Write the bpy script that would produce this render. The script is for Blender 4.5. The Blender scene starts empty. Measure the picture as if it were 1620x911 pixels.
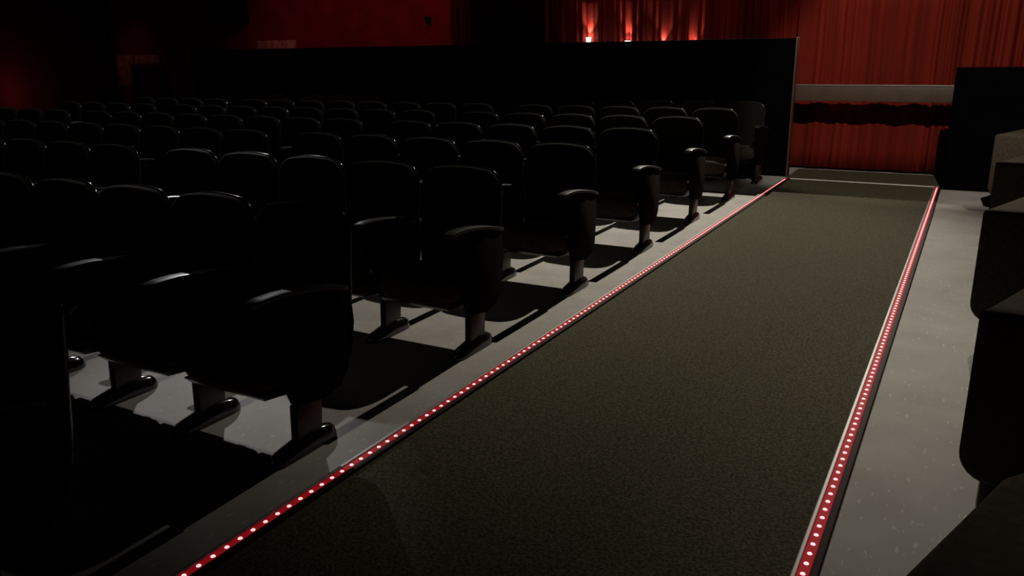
import bpy, bmesh, math, random
from mathutils import Vector, Matrix
random.seed(7)
sc = bpy.context.scene
C = sc.collection
PI = math.pi

# ---------------------------------------------------------------- camera
cam_d = bpy.data.cameras.new('camera'); cam = bpy.data.objects.new('camera', cam_d); C.objects.link(cam)
cam_d.sensor_fit = 'HORIZONTAL'; cam_d.sensor_width = 36.0; cam_d.lens = 36.0 * 1285.9 / 1620.0
cam_d.clip_start = 0.02; cam_d.clip_end = 200
pit, yaw, rol = math.radians(16.1036), math.radians(29.4454), math.radians(-0.8278)
F = Vector((-math.sin(yaw)*math.cos(pit), math.cos(yaw)*math.cos(pit), -math.sin(pit)))
R0 = Vector((math.cos(yaw), math.sin(yaw), 0)); U0 = R0.cross(F)
R1 = R0*math.cos(rol) + U0*math.sin(rol); U1 = -R0*math.sin(rol) + U0*math.cos(rol)
M = Matrix((R1, U1, -F)).transposed().to_4x4(); M.translation = Vector((2.2244, -1.2381, 1.4796))
cam.matrix_world = M
sc.camera = cam

# ---------------------------------------------------------------- exposure and world
sc.view_settings.view_transform = 'Standard'; sc.view_settings.look = 'None'
sc.view_settings.exposure = 0.0; sc.view_settings.gamma = 1.0; sc.view_settings.use_curve_mapping = False
w = bpy.data.worlds.new('world'); sc.world = w; w.use_nodes = True
w.node_tree.nodes['Background'].inputs[0].default_value = (0.006, 0.005, 0.008, 1)
w.node_tree.nodes['Background'].inputs[1].default_value = 0.0

# ---------------------------------------------------------------- room lamps and added fills
def lamp(name, kind, loc, energy, color, target=None, angle=40, blend=.3, size=.05):
    d = bpy.data.lights.new(name, kind); d.energy = energy; d.color = color
    if kind in ('SPOT', 'POINT'): d.shadow_soft_size = size
    if kind == 'SPOT': d.spot_size = math.radians(angle); d.spot_blend = blend
    o = bpy.data.objects.new(name, d); C.objects.link(o); o.location = loc
    if target is not None:
        o.rotation_euler = (Vector(target) - Vector(loc)).to_track_quat('-Z', 'Y').to_euler()
    return o
# lamp in an assumed gallery above and beyond the curtain: lights the aisle and the rows from behind
lamp('rear_spot', 'SPOT', (-.3, 18.5, 11.7), 12500, (1.0, .915, .76), (.6, 5.15, 0), 19, 1.0, .045)
lamp('added_side_fill', 'SPOT', (1.3, 18.6, 11.7), 4600, (1.0, .92, .8), (3.2, 2.2, .4), 12, .9, .06)  # added fill for the lounge seat tops and right floor strip
# second, whiter lamp from the far left that reaches under the front rows
lamp('house_light', 'SPOT', (-8.6, 9.4, 5.5), 2600, (1.0, .97, .98), (-.62, .95, 0), 9.0, 1.0, .03)
# added wide lamp without a fixture, draws the rims of the seats
lamp('added_rim_light', 'SPOT', (-.3, 18.5, 11.7), 4600, (1.0, .95, .88), (-4.9, 6.2, .5), 40, .6, .07)
# ceiling spot over the aisle aimed at the curtain; the lamps after it are added fills
lamp('curtain_spot', 'SPOT', (2.7, 2.4, 6.0), 1350, (1.0, .92, .80), (1.6, 9.6, .5), 28, .4, .06)
lamp('curtain_fill', 'SPOT', (-1.2, 4.5, 5.8), 190, (1.0, .7, .68), (-1.1, 9.76, 2.6), 42, .6, .2)  # added to lift the red of the left curtain
lamp('far_row_fill', 'SPOT', (1.2, .6, 7.0), 170, (1.0, .9, .72), (-1.0, 8.3, .5), 24, .9, .3)  # added front fill for the seats of the far rows
lamp('wall_fill', 'SPOT', (-5.6, 6.3, 4.8), 95, (1.0, .5, .5), (-6.9, 9.85, 1.9), 62, .7, .1)  # added to brighten the left part of the red wall
lamp('poster_fill', 'SPOT', (-12.9, 8.3, 2.6), 2.2, (1.0, .5, .4), (-12.8, 10.03, 1.35), 55, .9, .1)  # added so the dim poster and sign show
lamp('left_red_glow', 'POINT', (-17.5, 9.3, .75), 5, (1.0, .10, .08), size=.1)  # added red lamp for the far left glow, no fixture

# ---------------------------------------------------------------- materials
def mat(name, base, rough=.6, metal=0, spec=.5, emis=None, estr=0, sheen=0, sheen_tint=None, coat=0):
    m = bpy.data.materials.new(name); m.use_nodes = True
    b = m.node_tree.nodes['Principled BSDF']
    b.inputs['Base Color'].default_value = (*base, 1); b.inputs['Roughness'].default_value = rough
    b.inputs['Metallic'].default_value = metal; b.inputs['Specular IOR Level'].default_value = spec
    if emis: b.inputs['Emission Color'].default_value = (*emis, 1); b.inputs['Emission Strength'].default_value = estr
    if sheen:
        b.inputs['Sheen Weight'].default_value = sheen; b.inputs['Sheen Roughness'].default_value = .35
        b.inputs['Sheen Tint'].default_value = (*(sheen_tint or (1, 1, 1)), 1)
    if coat: b.inputs['Coat Weight'].default_value = coat; b.inputs['Coat Roughness'].default_value = .08
    return m
def noisy(m, c1, c2, scale, lo=.4, hi=.6, bump=0, stretch=(1, 1, 1), detail=6, fleck=None):
    nt = m.node_tree; b = nt.nodes['Principled BSDF']
    tc = nt.nodes.new('ShaderNodeTexCoord'); mp = nt.nodes.new('ShaderNodeMapping'); mp.inputs['Scale'].default_value = stretch
    nt.links.new(tc.outputs['Object'], mp.inputs['Vector'])
    n = nt.nodes.new('ShaderNodeTexNoise'); n.inputs['Scale'].default_value = scale; n.inputs['Detail'].default_value = detail
    nt.links.new(mp.outputs[0], n.inputs['Vector'])
    r = nt.nodes.new('ShaderNodeValToRGB'); r.color_ramp.elements[0].position = lo; r.color_ramp.elements[1].position = hi
    r.color_ramp.elements[0].color = (*c1, 1); r.color_ramp.elements[1].color = (*c2, 1)
    nt.links.new(n.outputs['Fac'], r.inputs[0]); out = r.outputs[0]
    if fleck:
        col, sx, thr = fleck
        mp2 = nt.nodes.new('ShaderNodeMapping'); mp2.inputs['Scale'].default_value = sx
        nt.links.new(tc.outputs['Object'], mp2.inputs['Vector'])
        n2 = nt.nodes.new('ShaderNodeTexNoise'); n2.inputs['Scale'].default_value = 1; n2.inputs['Detail'].default_value = 2
        nt.links.new(mp2.outputs[0], n2.inputs['Vector'])
        r2 = nt.nodes.new('ShaderNodeValToRGB'); r2.color_ramp.elements[0].position = thr; r2.color_ramp.elements[1].position = thr + .04
        r2.color_ramp.elements[0].color = (0, 0, 0, 1); r2.color_ramp.elements[1].color = (1, 1, 1, 1)
        nt.links.new(n2.outputs['Fac'], r2.inputs[0])
        mx = nt.nodes.new('ShaderNodeMix'); mx.data_type = 'RGBA'; mx.inputs[7].default_value = (*col, 1)
        nt.links.new(r2.outputs[0], mx.inputs[0]); nt.links.new(out, mx.inputs[6]); out = mx.outputs[2]
    nt.links.new(out, b.inputs['Base Color'])
    if bump:
        bp = nt.nodes.new('ShaderNodeBump'); bp.inputs['Strength'].default_value = bump; bp.inputs['Distance'].default_value = .004
        nt.links.new(n.outputs['Fac'], bp.inputs['Height']); nt.links.new(bp.outputs[0], b.inputs['Normal'])
    return m
vinyl = noisy(mat('vinyl', (.3, .29, .27), .7, spec=.12), (.30, .285, .265), (.36, .345, .32), 3.5, .35, .65,
              fleck=((.47, .45, .41), (60, 16, 1), .655))
carpet = noisy(mat('carpet', (.05, .05, .035), .95, spec=.1), (.038, .034, .019), (.105, .094, .058), 95, .38, .66, bump=.8,
               fleck=((.30, .28, .2), (70, 70, 1), .80))
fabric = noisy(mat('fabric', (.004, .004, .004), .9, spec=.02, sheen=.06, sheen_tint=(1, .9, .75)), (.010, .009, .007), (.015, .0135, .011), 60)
lit_cushion_fabric = noisy(mat('lit_cushion_fabric', (.01, .009, .008), .9, spec=.04, sheen=.22, sheen_tint=(1, .88, .7)), (.05, .040, .030), (.085, .068, .05), 60)  # paler than the backrest fabric so the cushion tops look lit
lounge_fabric = noisy(mat('lounge_fabric', (.01, .009, .008), .9, spec=.03, sheen=.10, sheen_tint=(1, .85, .65)), (.060, .048, .034), (.080, .064, .046), 40)
plastic = mat('plastic', (.012, .010, .010), .28, spec=.5)
rim_m = mat('rim_plastic', (.034, .031, .029), .13, spec=1.0)
panel_m = mat('panel', (.006, .0022, .0016), .8, spec=.04)
leg_m = mat('leg_paint', (.035, .016, .012), .38, spec=.5)
foot_m = mat('foot_gloss', (.006, .006, .006), .14, spec=.7, coat=.5)
arm_m = mat('arm_plastic', (.05, .047, .045), .42, spec=.4)
black_wall = noisy(mat('black_wall', (.003, .003, .004), .95, spec=.03), (.0008, .0008, .0012), (.0014, .0013, .0018), 5)
dark_paint = mat('dark_paint', (.01, .006, .006), .9, spec=.1)
red_wall = noisy(mat('red_wall', (.30, .010, .012), .85, spec=.1), (.24, .008, .010), (.32, .012, .014), 2.5)
silver = mat('silver', (.30, .28, .26), .5, metal=.2)
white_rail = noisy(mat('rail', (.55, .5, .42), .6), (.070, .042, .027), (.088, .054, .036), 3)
trim_m = mat('trim_metal', (.10, .055, .035), .45, metal=.3)
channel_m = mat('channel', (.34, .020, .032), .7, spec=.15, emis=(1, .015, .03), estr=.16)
edge_m = mat('strip_edge', (.035, .010, .008), .7, spec=.1)
led_m = mat('led', (1, .8, .8), .4, emis=(1.0, .40, .42), estr=1.9)
bulb_m = mat('bulb', (1, 1, 1), .4, emis=(1, .88, .8), estr=14)
paper = noisy(mat('paper', (.25, .06, .05), .8), (.45, .14, .11), (.80, .34, .28), 7)
# curtain: red velour, darker in the depth of the pleats comes from real folds
curtain_m = noisy(mat('curtain_velour', (.30, .02, .012), .8, spec=.1), (.11, .008, .004), (.20, .016, .008), 1.0, .3, .7, stretch=(9, 1, .25))

# ---------------------------------------------------------------- mesh helpers
def link(name, bm, m, parent=None, smooth=True, auto=40, bev=0, seg=2):
    bmesh.ops.recalc_face_normals(bm, faces=bm.faces)
    if bev:
        es = [e for e in bm.edges if len(e.link_faces) == 2 and e.calc_face_angle(0) > math.radians(50)]
        if es: bmesh.ops.bevel(bm, geom=es, offset=bev, segments=seg, profile=.5, affect='EDGES', clamp_overlap=True)
    me = bpy.data.meshes.new(name); bm.to_mesh(me); bm.free()
    me.materials.append(m)
    if smooth:
        me.polygons.foreach_set('use_smooth', [True]*len(me.polygons))
        me.set_sharp_from_angle(angle=math.radians(auto))
    o = bpy.data.objects.new(name, me); C.objects.link(o)
    if parent: o.parent = parent
    return o
def box(bm, x0, x1, y0, y1, z0, z1):
    v = [bm.verts.new(p) for p in ((x0,y0,z0),(x1,y0,z0),(x1,y1,z0),(x0,y1,z0),(x0,y0,z1),(x1,y0,z1),(x1,y1,z1),(x0,y1,z1))]
    for f in ((3,2,1,0),(4,5,6,7),(0,1,5,4),(1,2,6,5),(2,3,7,6),(3,0,4,7)): bm.faces.new([v[i] for i in f])
    return v
def bxo(name, dims, m, parent=None, bev=0):
    bm = bmesh.new(); box(bm, *dims); return link(name, bm, m, parent, bev=bev)
def prism(bm, pts, a0, a1, axis):
    """extrude a polygon between a0 and a1 along axis; pts are in the other two coordinates, in order"""
    def P(p, a):
        q = list(p); q.insert(axis, a); return q
    lo = [bm.verts.new(P(p, a0)) for p in pts]; hi = [bm.verts.new(P(p, a1)) for p in pts]
    bm.faces.new(lo); bm.faces.new(hi[::-1]); n = len(pts)
    for i in range(n): bm.faces.new((lo[i], hi[i], hi[(i+1) % n], lo[(i+1) % n]))
def tag(o, label=None, cat=None, group=None, kind=None):
    if label: o['label'] = label
    if cat: o['category'] = cat
    if group: o['group'] = group
    if kind: o['kind'] = kind
    return o
def empty(name, loc, rz=0):
    o = bpy.data.objects.new(name, None); C.objects.link(o); o.location = loc; o.rotation_euler = (0, 0, rz); o.empty_display_size = .1
    return o
def struct(name, dims, m, bev=0): return tag(bxo(name, dims, m, bev=bev), kind='structure')

# ---------------------------------------------------------------- setting
XL, XR = 0.397, 1.917           # carpet edges
YT = 8.74                       # threshold line
struct('floor', (-18, 7, -9, 10.2, -.12, 0), vinyl)
struct('ceiling', (-18, 7, -9, 22.6, 13, 13.1), dark_paint)
struct('wall_left', (-18.15, -18, -9, 22.6, -.12, 13), dark_paint)
struct('wall_right', (7, 7.15, -9, 22.6, -.12, 13), dark_paint)
struct('wall_front', (-18.15, 7.15, -9.15, -9, -.12, 13), dark_paint)
struct('wall_back', (-18.15, 7.15, 22.6, 22.75, -.12, 13), dark_paint)
# the lower rear wall carries the curtain; above it an assumed gallery, left open for the rear lamp
struct('wall_rear', (-18, 7, 10.05, 10.2, 0, 2.1), red_wall)
struct('wall_rear_upper', (-18, -5.0, 10.05, 10.2, 2.1, 2.95), red_wall)
struct('floor_assumed_gallery', (-18, 7, 10.2, 22.6, 1.9, 2.1), dark_paint)
# low black screens behind the seating blocks
bw = struct('wall_screen', (-9.93, .30, 8.93, 9.05, 0, 1.605), black_wall, bev=.006)
struct('wall_side', (1.985, 7.0, 8.64, 8.78, 0, 1.275), black_wall, bev=.006)
struct('trim_1', (.301, .318, 8.925, 9.055, 0, 1.61), trim_m, bev=.003)
struct('trim_2', (-9.955, -9.931, 8.925, 9.055, 0, 1.61), silver, bev=.003)
tag(bxo('aisle_carpet', (XL, XR, -4.5, YT-.012, 0, .008), carpet), 'long olive-grey carpet runner between the two red light strips', 'carpet')
tag(bxo('landing_carpet', (.32, 1.985, YT+.022, 9.66, 0, .008), carpet), 'short carpeted landing below the red curtain beyond the white threshold line', 'carpet')
tag(bxo('threshold_strip', (.30, 1.975, YT-.012, YT+.020, 0, .014), mat('threshold', (.75, .72, .66), .5), bev=.003),
    'thin white threshold strip across the far end of the carpeted aisle', 'threshold strip')

# ---------------------------------------------------------------- curtains (pleated, real folds)
def curtain(name, x0, x1, y, z0, z1, seed, amp, label, group):
    rnd = random.Random(seed)
    n = int((x1-x0)/.011); ph = 0; prof = []
    comps = [(rnd.uniform(5, 14), rnd.uniform(0, 6.28), rnd.uniform(.5, 1)) for _ in range(5)] + [(rnd.uniform(26, 52), rnd.uniform(0, 6.28), rnd.uniform(.35, .7)) for _ in range(5)]
    sw = sum(c[2] for c in comps)
    env = [(rnd.uniform(.7, 2.2), rnd.uniform(0, 6.28)) for _ in range(3)]
    bm = bmesh.new(); rows = 9; grid = []
    for j in range(rows+1):
        z = z0 + (z1-z0)*j/rows; row = []
        for i in range(n+1):
            x = x0 + (x1-x0)*i/n
            xs = x + .05*math.sin(.9*x+seed)*(z-z0)/2.5*1.0 + .012*math.sin(3*z+x*2)
            e = .65 + .35*math.sin(sum(math.sin(f*x+p) for f, p in env)*1.7)
            d = sum(a*math.sin(f*xs*1.9+p) for f, p, a in comps)/sw
            d = math.copysign(abs(d)**.8, d)
            row.append(bm.verts.new((x, y + amp*e*d, z)))
        grid.append(row)
    for j in range(rows):
        for i in range(n): bm.faces.new((grid[j][i], grid[j][i+1], grid[j+1][i+1], grid[j+1][i]))
    o = link(name, bm, curtain_m, auto=180)
    md = o.modifiers.new('cloth', 'SOLIDIFY'); md.thickness = .004
    return tag(o, label, 'curtain', group)
cv = curtain('pleated_curtain', -4.98, .14, 9.76, .03, 2.38, 3, .10, 'dark red pleated curtain behind the black screen, lit by small sconces', None)
curtain('pleated_curtain', .16, 3.9, 9.76, .03, 2.16, 11, .115, 'bright red pleated curtain at the end of the aisle behind the pale rail', None)
for x0, x1, z in ((-5.0, .14, 2.385), (.155, 3.95, 2.165)):  # assumed rails, set low so the rear lamp clears the curtains
    cr = tag(empty('curtain_rail', (x0, 9.76, z)), 'black rail holding the %s pleated red curtain' % ('dark' if x0 < 0 else 'bright'), 'curtain rail')
    bxo('rail_bar', (0, x1-x0, -.02, .02, 0, .03), plastic, cr, .004)
    for q in (.1, .5, .9): bxo('wall_bracket', (q*(x1-x0)-.01, q*(x1-x0)+.01, .02, .29, -.08 if x0 > 0 else -.29, .0 if x0 > 0 else .0), plastic, cr)
# pale rail board in front of the curtain, standing on posts
rl = empty('barrier_rail', (0, 9.35, 0)); tag(rl, 'pale wooden rail board crossing in front of the red curtain', 'rail')
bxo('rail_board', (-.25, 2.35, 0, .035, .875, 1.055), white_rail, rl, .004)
bxo('top_cap', (-.25, 2.35, -.010, .060, 1.055, 1.066), silver, rl, .002)
for x in (-.2, 2.3): bxo('post', (x-.025, x+.025, .035, .085, 0, 1.05), trim_m, rl, .004)

# sconces on the curtain behind the black screen
def cyl(bm, x, y, z0, z1, r0, r1=None, n=20, cap=True):
    r1 = r0 if r1 is None else r1
    lo = [bm.verts.new((x+r0*math.cos(2*PI*i/n), y+r0*math.sin(2*PI*i/n), z0)) for i in range(n)]
    hi = [bm.verts.new((x+r1*math.cos(2*PI*i/n), y+r1*math.sin(2*PI*i/n), z1)) for i in range(n)]
    for i in range(n): bm.faces.new((lo[i], lo[(i+1) % n], hi[(i+1) % n], hi[i]))
    if cap: bm.faces.new(lo[::-1]); bm.faces.new(hi)
for k, (x, z, e, wd) in enumerate(((-2.66, 1.655, 1.5, 'brightest of four uplights, fully above the black screen top'),
                                   (-2.065, 1.60, 1.2, 'second of four uplights, bulb just above the black screen'),
                                   (-1.575, 1.53, .9, 'third of four uplights, only a tall pink flare above the screen'),
                                   (-1.16, 1.47, .8, 'smallest of four uplights, short faint flare near the aisle'))):
    ys = min((cv.data.vertices[i].co.y for i in range(len(cv.data.vertices)) if abs(cv.data.vertices[i].co.x-x) < .05 and abs(cv.data.vertices[i].co.z-z) < .35)) - .048
    s = tag(empty('wall_sconce', (x, ys, z)), wd, 'wall light', 'uplights along the curtain')
    bm = bmesh.new(); cyl(bm, 0, 0, -.035, .022, .030, .034); link('bulb_glass', bm, bulb_m, s)
    bm = bmesh.new(); cyl(bm, 0, 0, .022, .036, .040, .040); link('shade_ring', bm, plastic, s)
    bm = bmesh.new(); cyl(bm, 0, 0, -.055, -.035, .040, .036); link('base_cap', bm, plastic, s)
    bxo('wall_bracket', (-.012, .012, 0, .16, -.052, -.04), plastic, s)
    lamp('sconce_light', 'SPOT', (x, ys+.020, z+.045), e*18, (1, .76, .66), (x, ys+.07, z+.6), 70, 1.0, .006)
    lamp('sconce_glow', 'POINT', (x, ys+.024, z+.05), e*.5, (1, .74, .64), size=.006)

# fittings on the red back wall
tag(bxo('loudspeaker_box', (-10.15, -9.57, 9.75, 10.05, 2.1, 2.75), mat('speaker', (.004, .004, .006), .8), bev=.01), 'black loudspeaker box high on the dark red back wall', 'loudspeaker')
s = tag(empty('wall_sensor', (-5.6, 10.05, 2.02)), 'small black sensor on the brighter patch of red wall', 'sensor')
bm = bmesh.new(); cyl(bm, 0, 0, -.05, .05, .045, .05, 14)
for v in bm.verts: v.co = Vector((v.co.x, v.co.z*.6-.03, v.co.y))
link('sensor_body', bm, plastic, s); bxo('mount', (-.02, .02, -.03, 0, -.09, -.04), plastic, s)
tag(bxo('notice_board', (-9.40, -8.47, 10.02, 10.05, 1.55, 1.76), paper, bev=.003), 'narrow pale red notice just above the black screen', 'notice')
tag(bxo('wall_poster', (-13.47, -12.95, 10.03, 10.05, .95, 1.56), paper, bev=.002), 'tall dim poster on the far dark wall, beside the doorway', 'poster')
tag(bxo('door_sign', (-12.90, -12.12, 10.02, 10.05, 1.38, 1.55), paper, bev=.002), 'small dim sign board above the dark door', 'sign')
dr = tag(empty('door_1', (-12.5, 10.05, 0)), kind='structure')
bxo('door_frame', (-.52, -.44, -.05, 0, 0, 1.36), dark_paint, dr); bxo('door_frame', (.44, .52, -.05, 0, 0, 1.36), dark_paint, dr)
bxo('door_leaf', (-.44, .44, -.03, 0, 0, 1.32), mat('door_paint', (.004, .003, .003), .7), dr)
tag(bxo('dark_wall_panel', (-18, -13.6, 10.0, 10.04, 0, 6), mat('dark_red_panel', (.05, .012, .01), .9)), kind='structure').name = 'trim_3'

# ---------------------------------------------------------------- LED strips
def led_mesh():
    bm = bmesh.new(); bmesh.ops.create_uvsphere(bm, u_segments=10, v_segments=6, radius=.0078)
    for v in bm.verts: v.co.z = max(v.co.z*.55, -.001)
    me = bpy.data.meshes.new('led'); bm.to_mesh(me); bm.free(); me.materials.append(led_m); return me
LEDM = led_mesh()
def strip(name, xc, y0, y1, step, first, silver_side, label):
    s = tag(empty(name, (xc, 0, 0)), label, 'light strip', None)
    bxo('red_channel', (-.017, .017, y0, y1, 0, .016), channel_m, s, .003)
    a, b = (-.031, -.0175) if silver_side < 0 else (.0175, .031)
    bxo('aluminium_edge', (a, b, y0, y1, 0, .019), silver, s, .002)
    a, b = (.0175, .040) if silver_side < 0 else (-.031, -.0175)
    bxo('dark_edge', (a, b, y0, y1, 0, .021 if silver_side < 0 else .017), edge_m, s, .002)
    ys = [y0 + .03 + i*step for i in range(int((y1-y0-.05)/step))]
    vis = [y for y in ys if y >= first]
    for y in vis[:100]:
        o = bpy.data.objects.new('led', LEDM); C.objects.link(o); o.parent = s; o.location = (0, y, .016)
    bm = bmesh.new()
    for y in [q for q in ys if q < first] + vis[100:]:
        g = bmesh.ops.create_uvsphere(bm, u_segments=10, v_segments=6, radius=.0078)
        for v in g['verts']: v.co = Vector((v.co.x, v.co.y+y, max(v.co.z*.55, -.001)+.016))
    o = link('led_run', bm, led_m, s); o['kind'] = 'stuff'
    return s
strip('led_strip', .356, -2.0, YT-.02, .0540, .05, -1, 'red light strip along the seating side of the carpet')
strip('led_strip', 1.949, -2.0, YT-.02, .0560, .88, -1, 'red light strip with silver edge beside the bare grey floor')

# ---------------------------------------------------------------- cinema seats
def rounded_outline(x0, x1, z0, z1, r_top, r_bot, arch, n=7):
    pts = []
    def arc(cx, cz, r, a0, a1):
        for i in range(n+1):
            a = math.radians(a0 + (a1-a0)*i/n); pts.append((cx+r*math.cos(a), cz+r*math.sin(a)))
    arc(x0+r_bot, z0+r_bot, r_bot, 180, 270); arc(x1-r_bot, z0+r_bot, r_bot, 270, 360)
    arc(x1-r_top, z1-r_top, r_top, 0, 90)
    for i in range(1, 8): pts.append((x1-r_top+(x0-x1+2*r_top)*i/8, z1))
    arc(x0+r_top, z1-r_top, r_top, 90, 180)
    xm, hw = (x0+x1)/2, (x1-x0)/2
    return [(x, z - arch*((x-xm)/hw)**2*max(0, (z-z0)/(z1-z0))) for x, z in pts]
def pillow_slab(bm, outline, levels, lean):
    """stack of outlines (inset, y) from front to back, lean(z) shifts y"""
    xm = sum(p[0] for p in outline)/len(outline); zm = (min(p[1] for p in outline)+max(p[1] for p in outline))/2
    hw = (max(p[0] for p in outline)-min(p[0] for p in outline))/2; hh = (max(p[1] for p in outline)-min(p[1] for p in outline))/2
    rings = []
    for ins, y in levels:
        r = []
        for x, z in outline:
            X = xm+(x-xm)*(1-ins/hw); Z = zm+(z-zm)*(1-ins/hh)
            r.append(bm.verts.new((X, y+lean(Z), Z)))
        rings.append(r)
    n = len(outline)
    for a, b in zip(rings, rings[1:]):
        for i in range(n): bm.faces.new((a[i], a[(i+1) % n], b[(i+1) % n], b[i]))
    bm.faces.new(rings[0][::-1]); bm.faces.new(rings[-1])
LEAN = lambda z: (z-.86)*.10
def stand(parent, cx, side=1):
    """armrest, side panel, leg and foot of one seat side; cx is its centre line"""
    # side panel
    bm = bmesh.new()
    pts = [(-.555,.632),(-.45,.640),(-.36,.632),(-.25,.616),(-.10,.580),(-.095,.40),(-.11,.26),(-.16,.195),(-.26,.175),(-.41,.20),(-.435,.27),(-.455,.36),(-.495,.46),(-.545,.53)]
    prism(bm, pts, cx-.0215, cx+.0215, 0); link('side_panel', bm, panel_m, parent, bev=.005)
    bm = bmesh.new(); prism(bm, [(-.100,.28),(-.100,.575),(-.03,.57),(-.02,.42),(-.05,.28)], cx-.066 if cx > 0 else cx+.012, cx-.012 if cx > 0 else cx+.050, 0); link('back_bracket', bm, panel_m, parent, bev=.003)
    # armrest
    bm = bmesh.new()
    top = [(-.590,.643),(-.580,.652),(-.53,.658),(-.45,.658),(-.36,.650),(-.25,.634),(-.15,.613),(-.085,.595)]
    bot = [(y, z-.017) for y, z in top[::-1]]; bot[-1] = (-.586, .634)
    prism(bm, top+bot, cx-.030, cx+.030, 0); link('armrest', bm, arm_m, parent, bev=.004, seg=2)
    # leg
    bm = bmesh.new(); prism(bm, [(-.425,.05),(-.418,.20),(-.275,.20),(-.290,.05)], cx-.020, cx+.020, 0); link('leg', bm, leg_m, parent, bev=.006)
    # foot: long tent shaped shoe with round ends
    bm = bmesh.new(); n = 14
    prof = []
    for i in range(n+1):
        t = i/n; y = -.56+.36*t
        h = .046 + .036*max(0, 1-abs(y+.345)/.19)
        wd = .041*math.sqrt(max(0.03, 1-(abs(t-.5)*2)**6)); h *= math.sqrt(max(0.12, 1-(abs(t-.5)*2)**10))
        prof.append((y, h, wd))
    rings = []
    for y, h, wd in prof:
        r = [bm.verts.new(p) for p in ((cx-wd, y, 0), (cx-wd*.98, y, h*.35), (cx-wd*.62, y, h*.86), (cx, y, h), (cx+wd*.62, y, h*.86), (cx+wd*.98, y, h*.35), (cx+wd, y, 0))]
        rings.append(r)
    for a, b in zip(rings, rings[1:]):
        for i in range(7): bm.faces.new((a[i], a[(i+1) % 7], b[(i+1) % 7], b[i]))
    bm.faces.new(rings[0]); bm.faces.new(rings[-1][::-1])
    link('foot', bm, foot_m, parent, auto=60)
def make_seat(end):
    t = empty('cinema_seat', (0, 0, 0))
    X0, X1 = -.462, .033
    ol = rounded_outline(X0, X1, .31, .888, .085, .05, .028)
    bm = bmesh.new(); pillow_slab(bm, ol, [(.035,-.012),(.014,-.006),(.004,.006),(.0,.02),(.0,.050)], LEAN)
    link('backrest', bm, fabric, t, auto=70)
    ol2 = rounded_outline(X0-.004, X1+.004, .30, .893, .09, .055, .028)
    bm = bmesh.new(); pillow_slab(bm, ol2, [(.003,.046),(.0,.050),(.0,.056),(.006,.064),(.03,.072)], LEAN)
    link('back_shell', bm, rim_m, t, auto=60)
    # seat cushion: profile in y-z swept across x with rounded plan corners
    bm = bmesh.new(); nx = 12; rings = []
    A, B = -.425, .040; Y0, Y1 = -.545, -.075
    for i in range(nx+1):
        u = i/nx; x = A+(B-A)*u; e = abs(u-.5)*2
        sq = (1-e**6); front = Y0 + .075*(e**5); drop = .030*(e**4); 
        pr = [(front+.020, .262+drop*.4), (front, .300), (front+.004, .352-drop), (front+.035, .392-drop), (front+.10, .408-drop), (-.28, .400-drop), (Y1, .385-drop), (Y1, .262+drop*.4)]
        rings.append([bm.verts.new((x, y, z)) for y, z in pr])
    m_ = len(rings[0])
    for a, b in zip(rings, rings[1:]):
        for i in range(m_): bm.faces.new((a[i], a[(i+1) % m_], b[(i+1) % m_], b[i]))
    bm.faces.new(rings[0]); bm.faces.new(rings[-1][::-1])
    link('seat_cushion', bm, lit_cushion_fabric, t, auto=75)
    bm = bmesh.new(); prism(bm, [(-.515,.262),(-.48,.228),(-.30,.205),(-.12,.225),(-.09,.262)], -.40, .018, 0)
    link('seat_pan', bm, plastic, t, bev=.008)
    stand(t, .090)
    if end:                       # first seat of a block also carries a stand on its far side
        stand(t, -.505)
    return t
PITCH, ROW = .5452, 1.25
ordinal = ('end', 'second', 'third', 'fourth', 'fifth', 'sixth', 'seventh', 'eighth', 'ninth', 'tenth', 'eleventh', 'twelfth',
           'thirteenth', 'fourteenth', 'fifteenth', 'sixteenth', 'seventeenth', 'eighteenth', 'nineteenth', 'twentieth')
rown = ('front row', 'second row', 'third row', 'fourth row', 'fifth row', 'sixth row', 'seventh row', 'eighth row')
counts = (3, 6, 9, 14, 16, 17, 17, 17)
proto = {False: make_seat(False), True: make_seat(True)}
used = {False: False, True: False}
def copy_tree(o):
    c = o.copy(); C.objects.link(c)
    for ch in [q for q in o.children]:
        d = ch.copy(); C.objects.link(d); d.parent = c
    return c
last = {4, 12}
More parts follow.
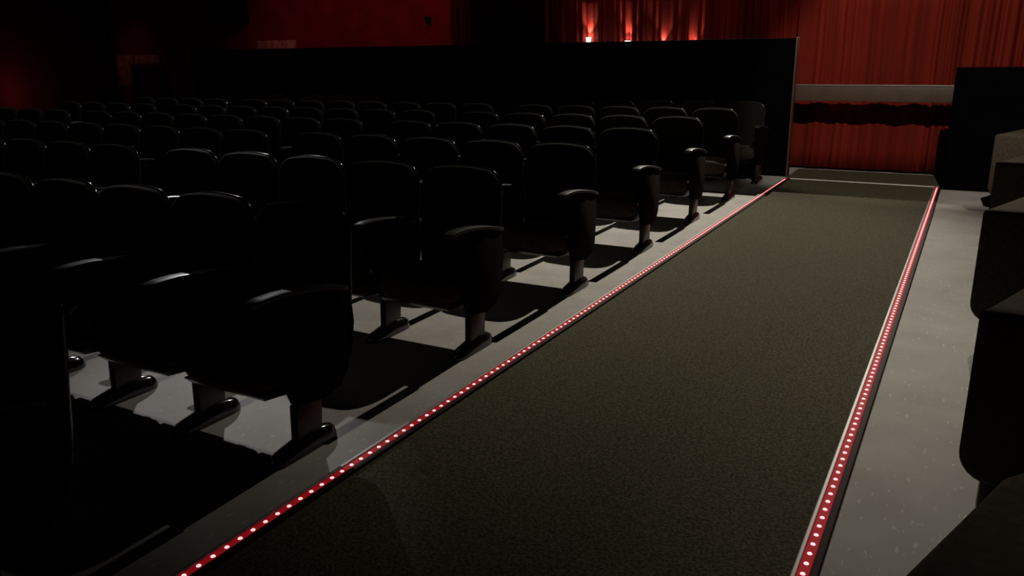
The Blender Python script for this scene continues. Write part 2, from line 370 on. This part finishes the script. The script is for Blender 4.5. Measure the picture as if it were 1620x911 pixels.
for r in range(8):
    for c in range(counts[r]):
        gap = (.263 if c >= 5 else 0) + (.26 if c >= 13 else 0)
        end = c in last or c == counts[r]-1 and c > 13
        if not used[end]: o = proto[end]; used[end] = True
        else: o = copy_tree(proto[end])
        o.location = (-PITCH*c-gap, ROW*r, 0)
        ax = 'aisle-end seat' if c == 0 else '%s seat from the aisle' % ordinal[c]
        tag(o, 'black cinema seat, %s in the %s' % (ax, rown[r]), 'cinema seat', 'rows of black cinema seats left of the aisle')

# ---------------------------------------------------------------- deep lounge seats on the other side of the aisle
def make_lounge():
    t = empty('lounge_seat', (0, 0, 0))
    W, D, Z0, Z1 = .80, .86, .115, .70
    bm = bmesh.new()
    rings = []; nd = 10
    for j in range(nd+1):
        v = j/nd; y = D*v; xl = .29*v; xr = W - .05*v
        ins = .02 if j in (0, nd) else 0
        ol = rounded_outline(xl+ins, xr-ins, Z0+ins, Z1-ins*.6, .022, .105, 0, 6)
        rings.append([bm.verts.new((x, y + (.0 if j else .0), z)) for x, z in ol])
        if j == 0:
            ol = rounded_outline(xl, xr, Z0, Z1, .022, .105, 0, 6)
            rings.append([bm.verts.new((x, .018, z)) for x, z in ol])
    n = len(rings[0])
    for a, b in zip(rings, rings[1:]):
        for i in range(n): bm.faces.new((a[i], a[(i+1) % n], b[(i+1) % n], b[i]))
    bm.faces.new(rings[0][::-1]); bm.faces.new(rings[-1])
    link('padded_body', bm, lounge_fabric, t, auto=60)
    for x, y in ((.085, .06), (W-.13, .06), (.34, D-.12), (W-.16, D-.12)):
        bm = bmesh.new(); prism(bm, [(x-.012, y-.02), (x+.045, y-.02), (x+.045, y+.045), (x-.012, y+.045)], .0, .13, 2)
        link('leg', bm, leg_m, t, bev=.005)
    return t
lg = make_lounge()
spots = [(2.09, -.36, 'black padded lounge seat cut off by the bottom corner, its top closest to the camera'),
         (2.31, 1.54, 'black padded lounge seat with a visible leg, beside the middle of the grey floor strip'),
         (2.315, 3.38, 'black padded lounge seat, third along the grey floor strip towards the curtain'),
         (2.385, 5.42, 'black padded lounge seat with the palest lit top edge'),
         (2.40, 7.55, 'faint black lounge seat just before the low black side screen')]
for i, (x, y, lb) in enumerate(spots):
    o = lg if i == 0 else copy_tree(lg)
    o.location = (x, y, 0); tag(o, lb, 'lounge seat', 'black lounge seats right of the aisle')
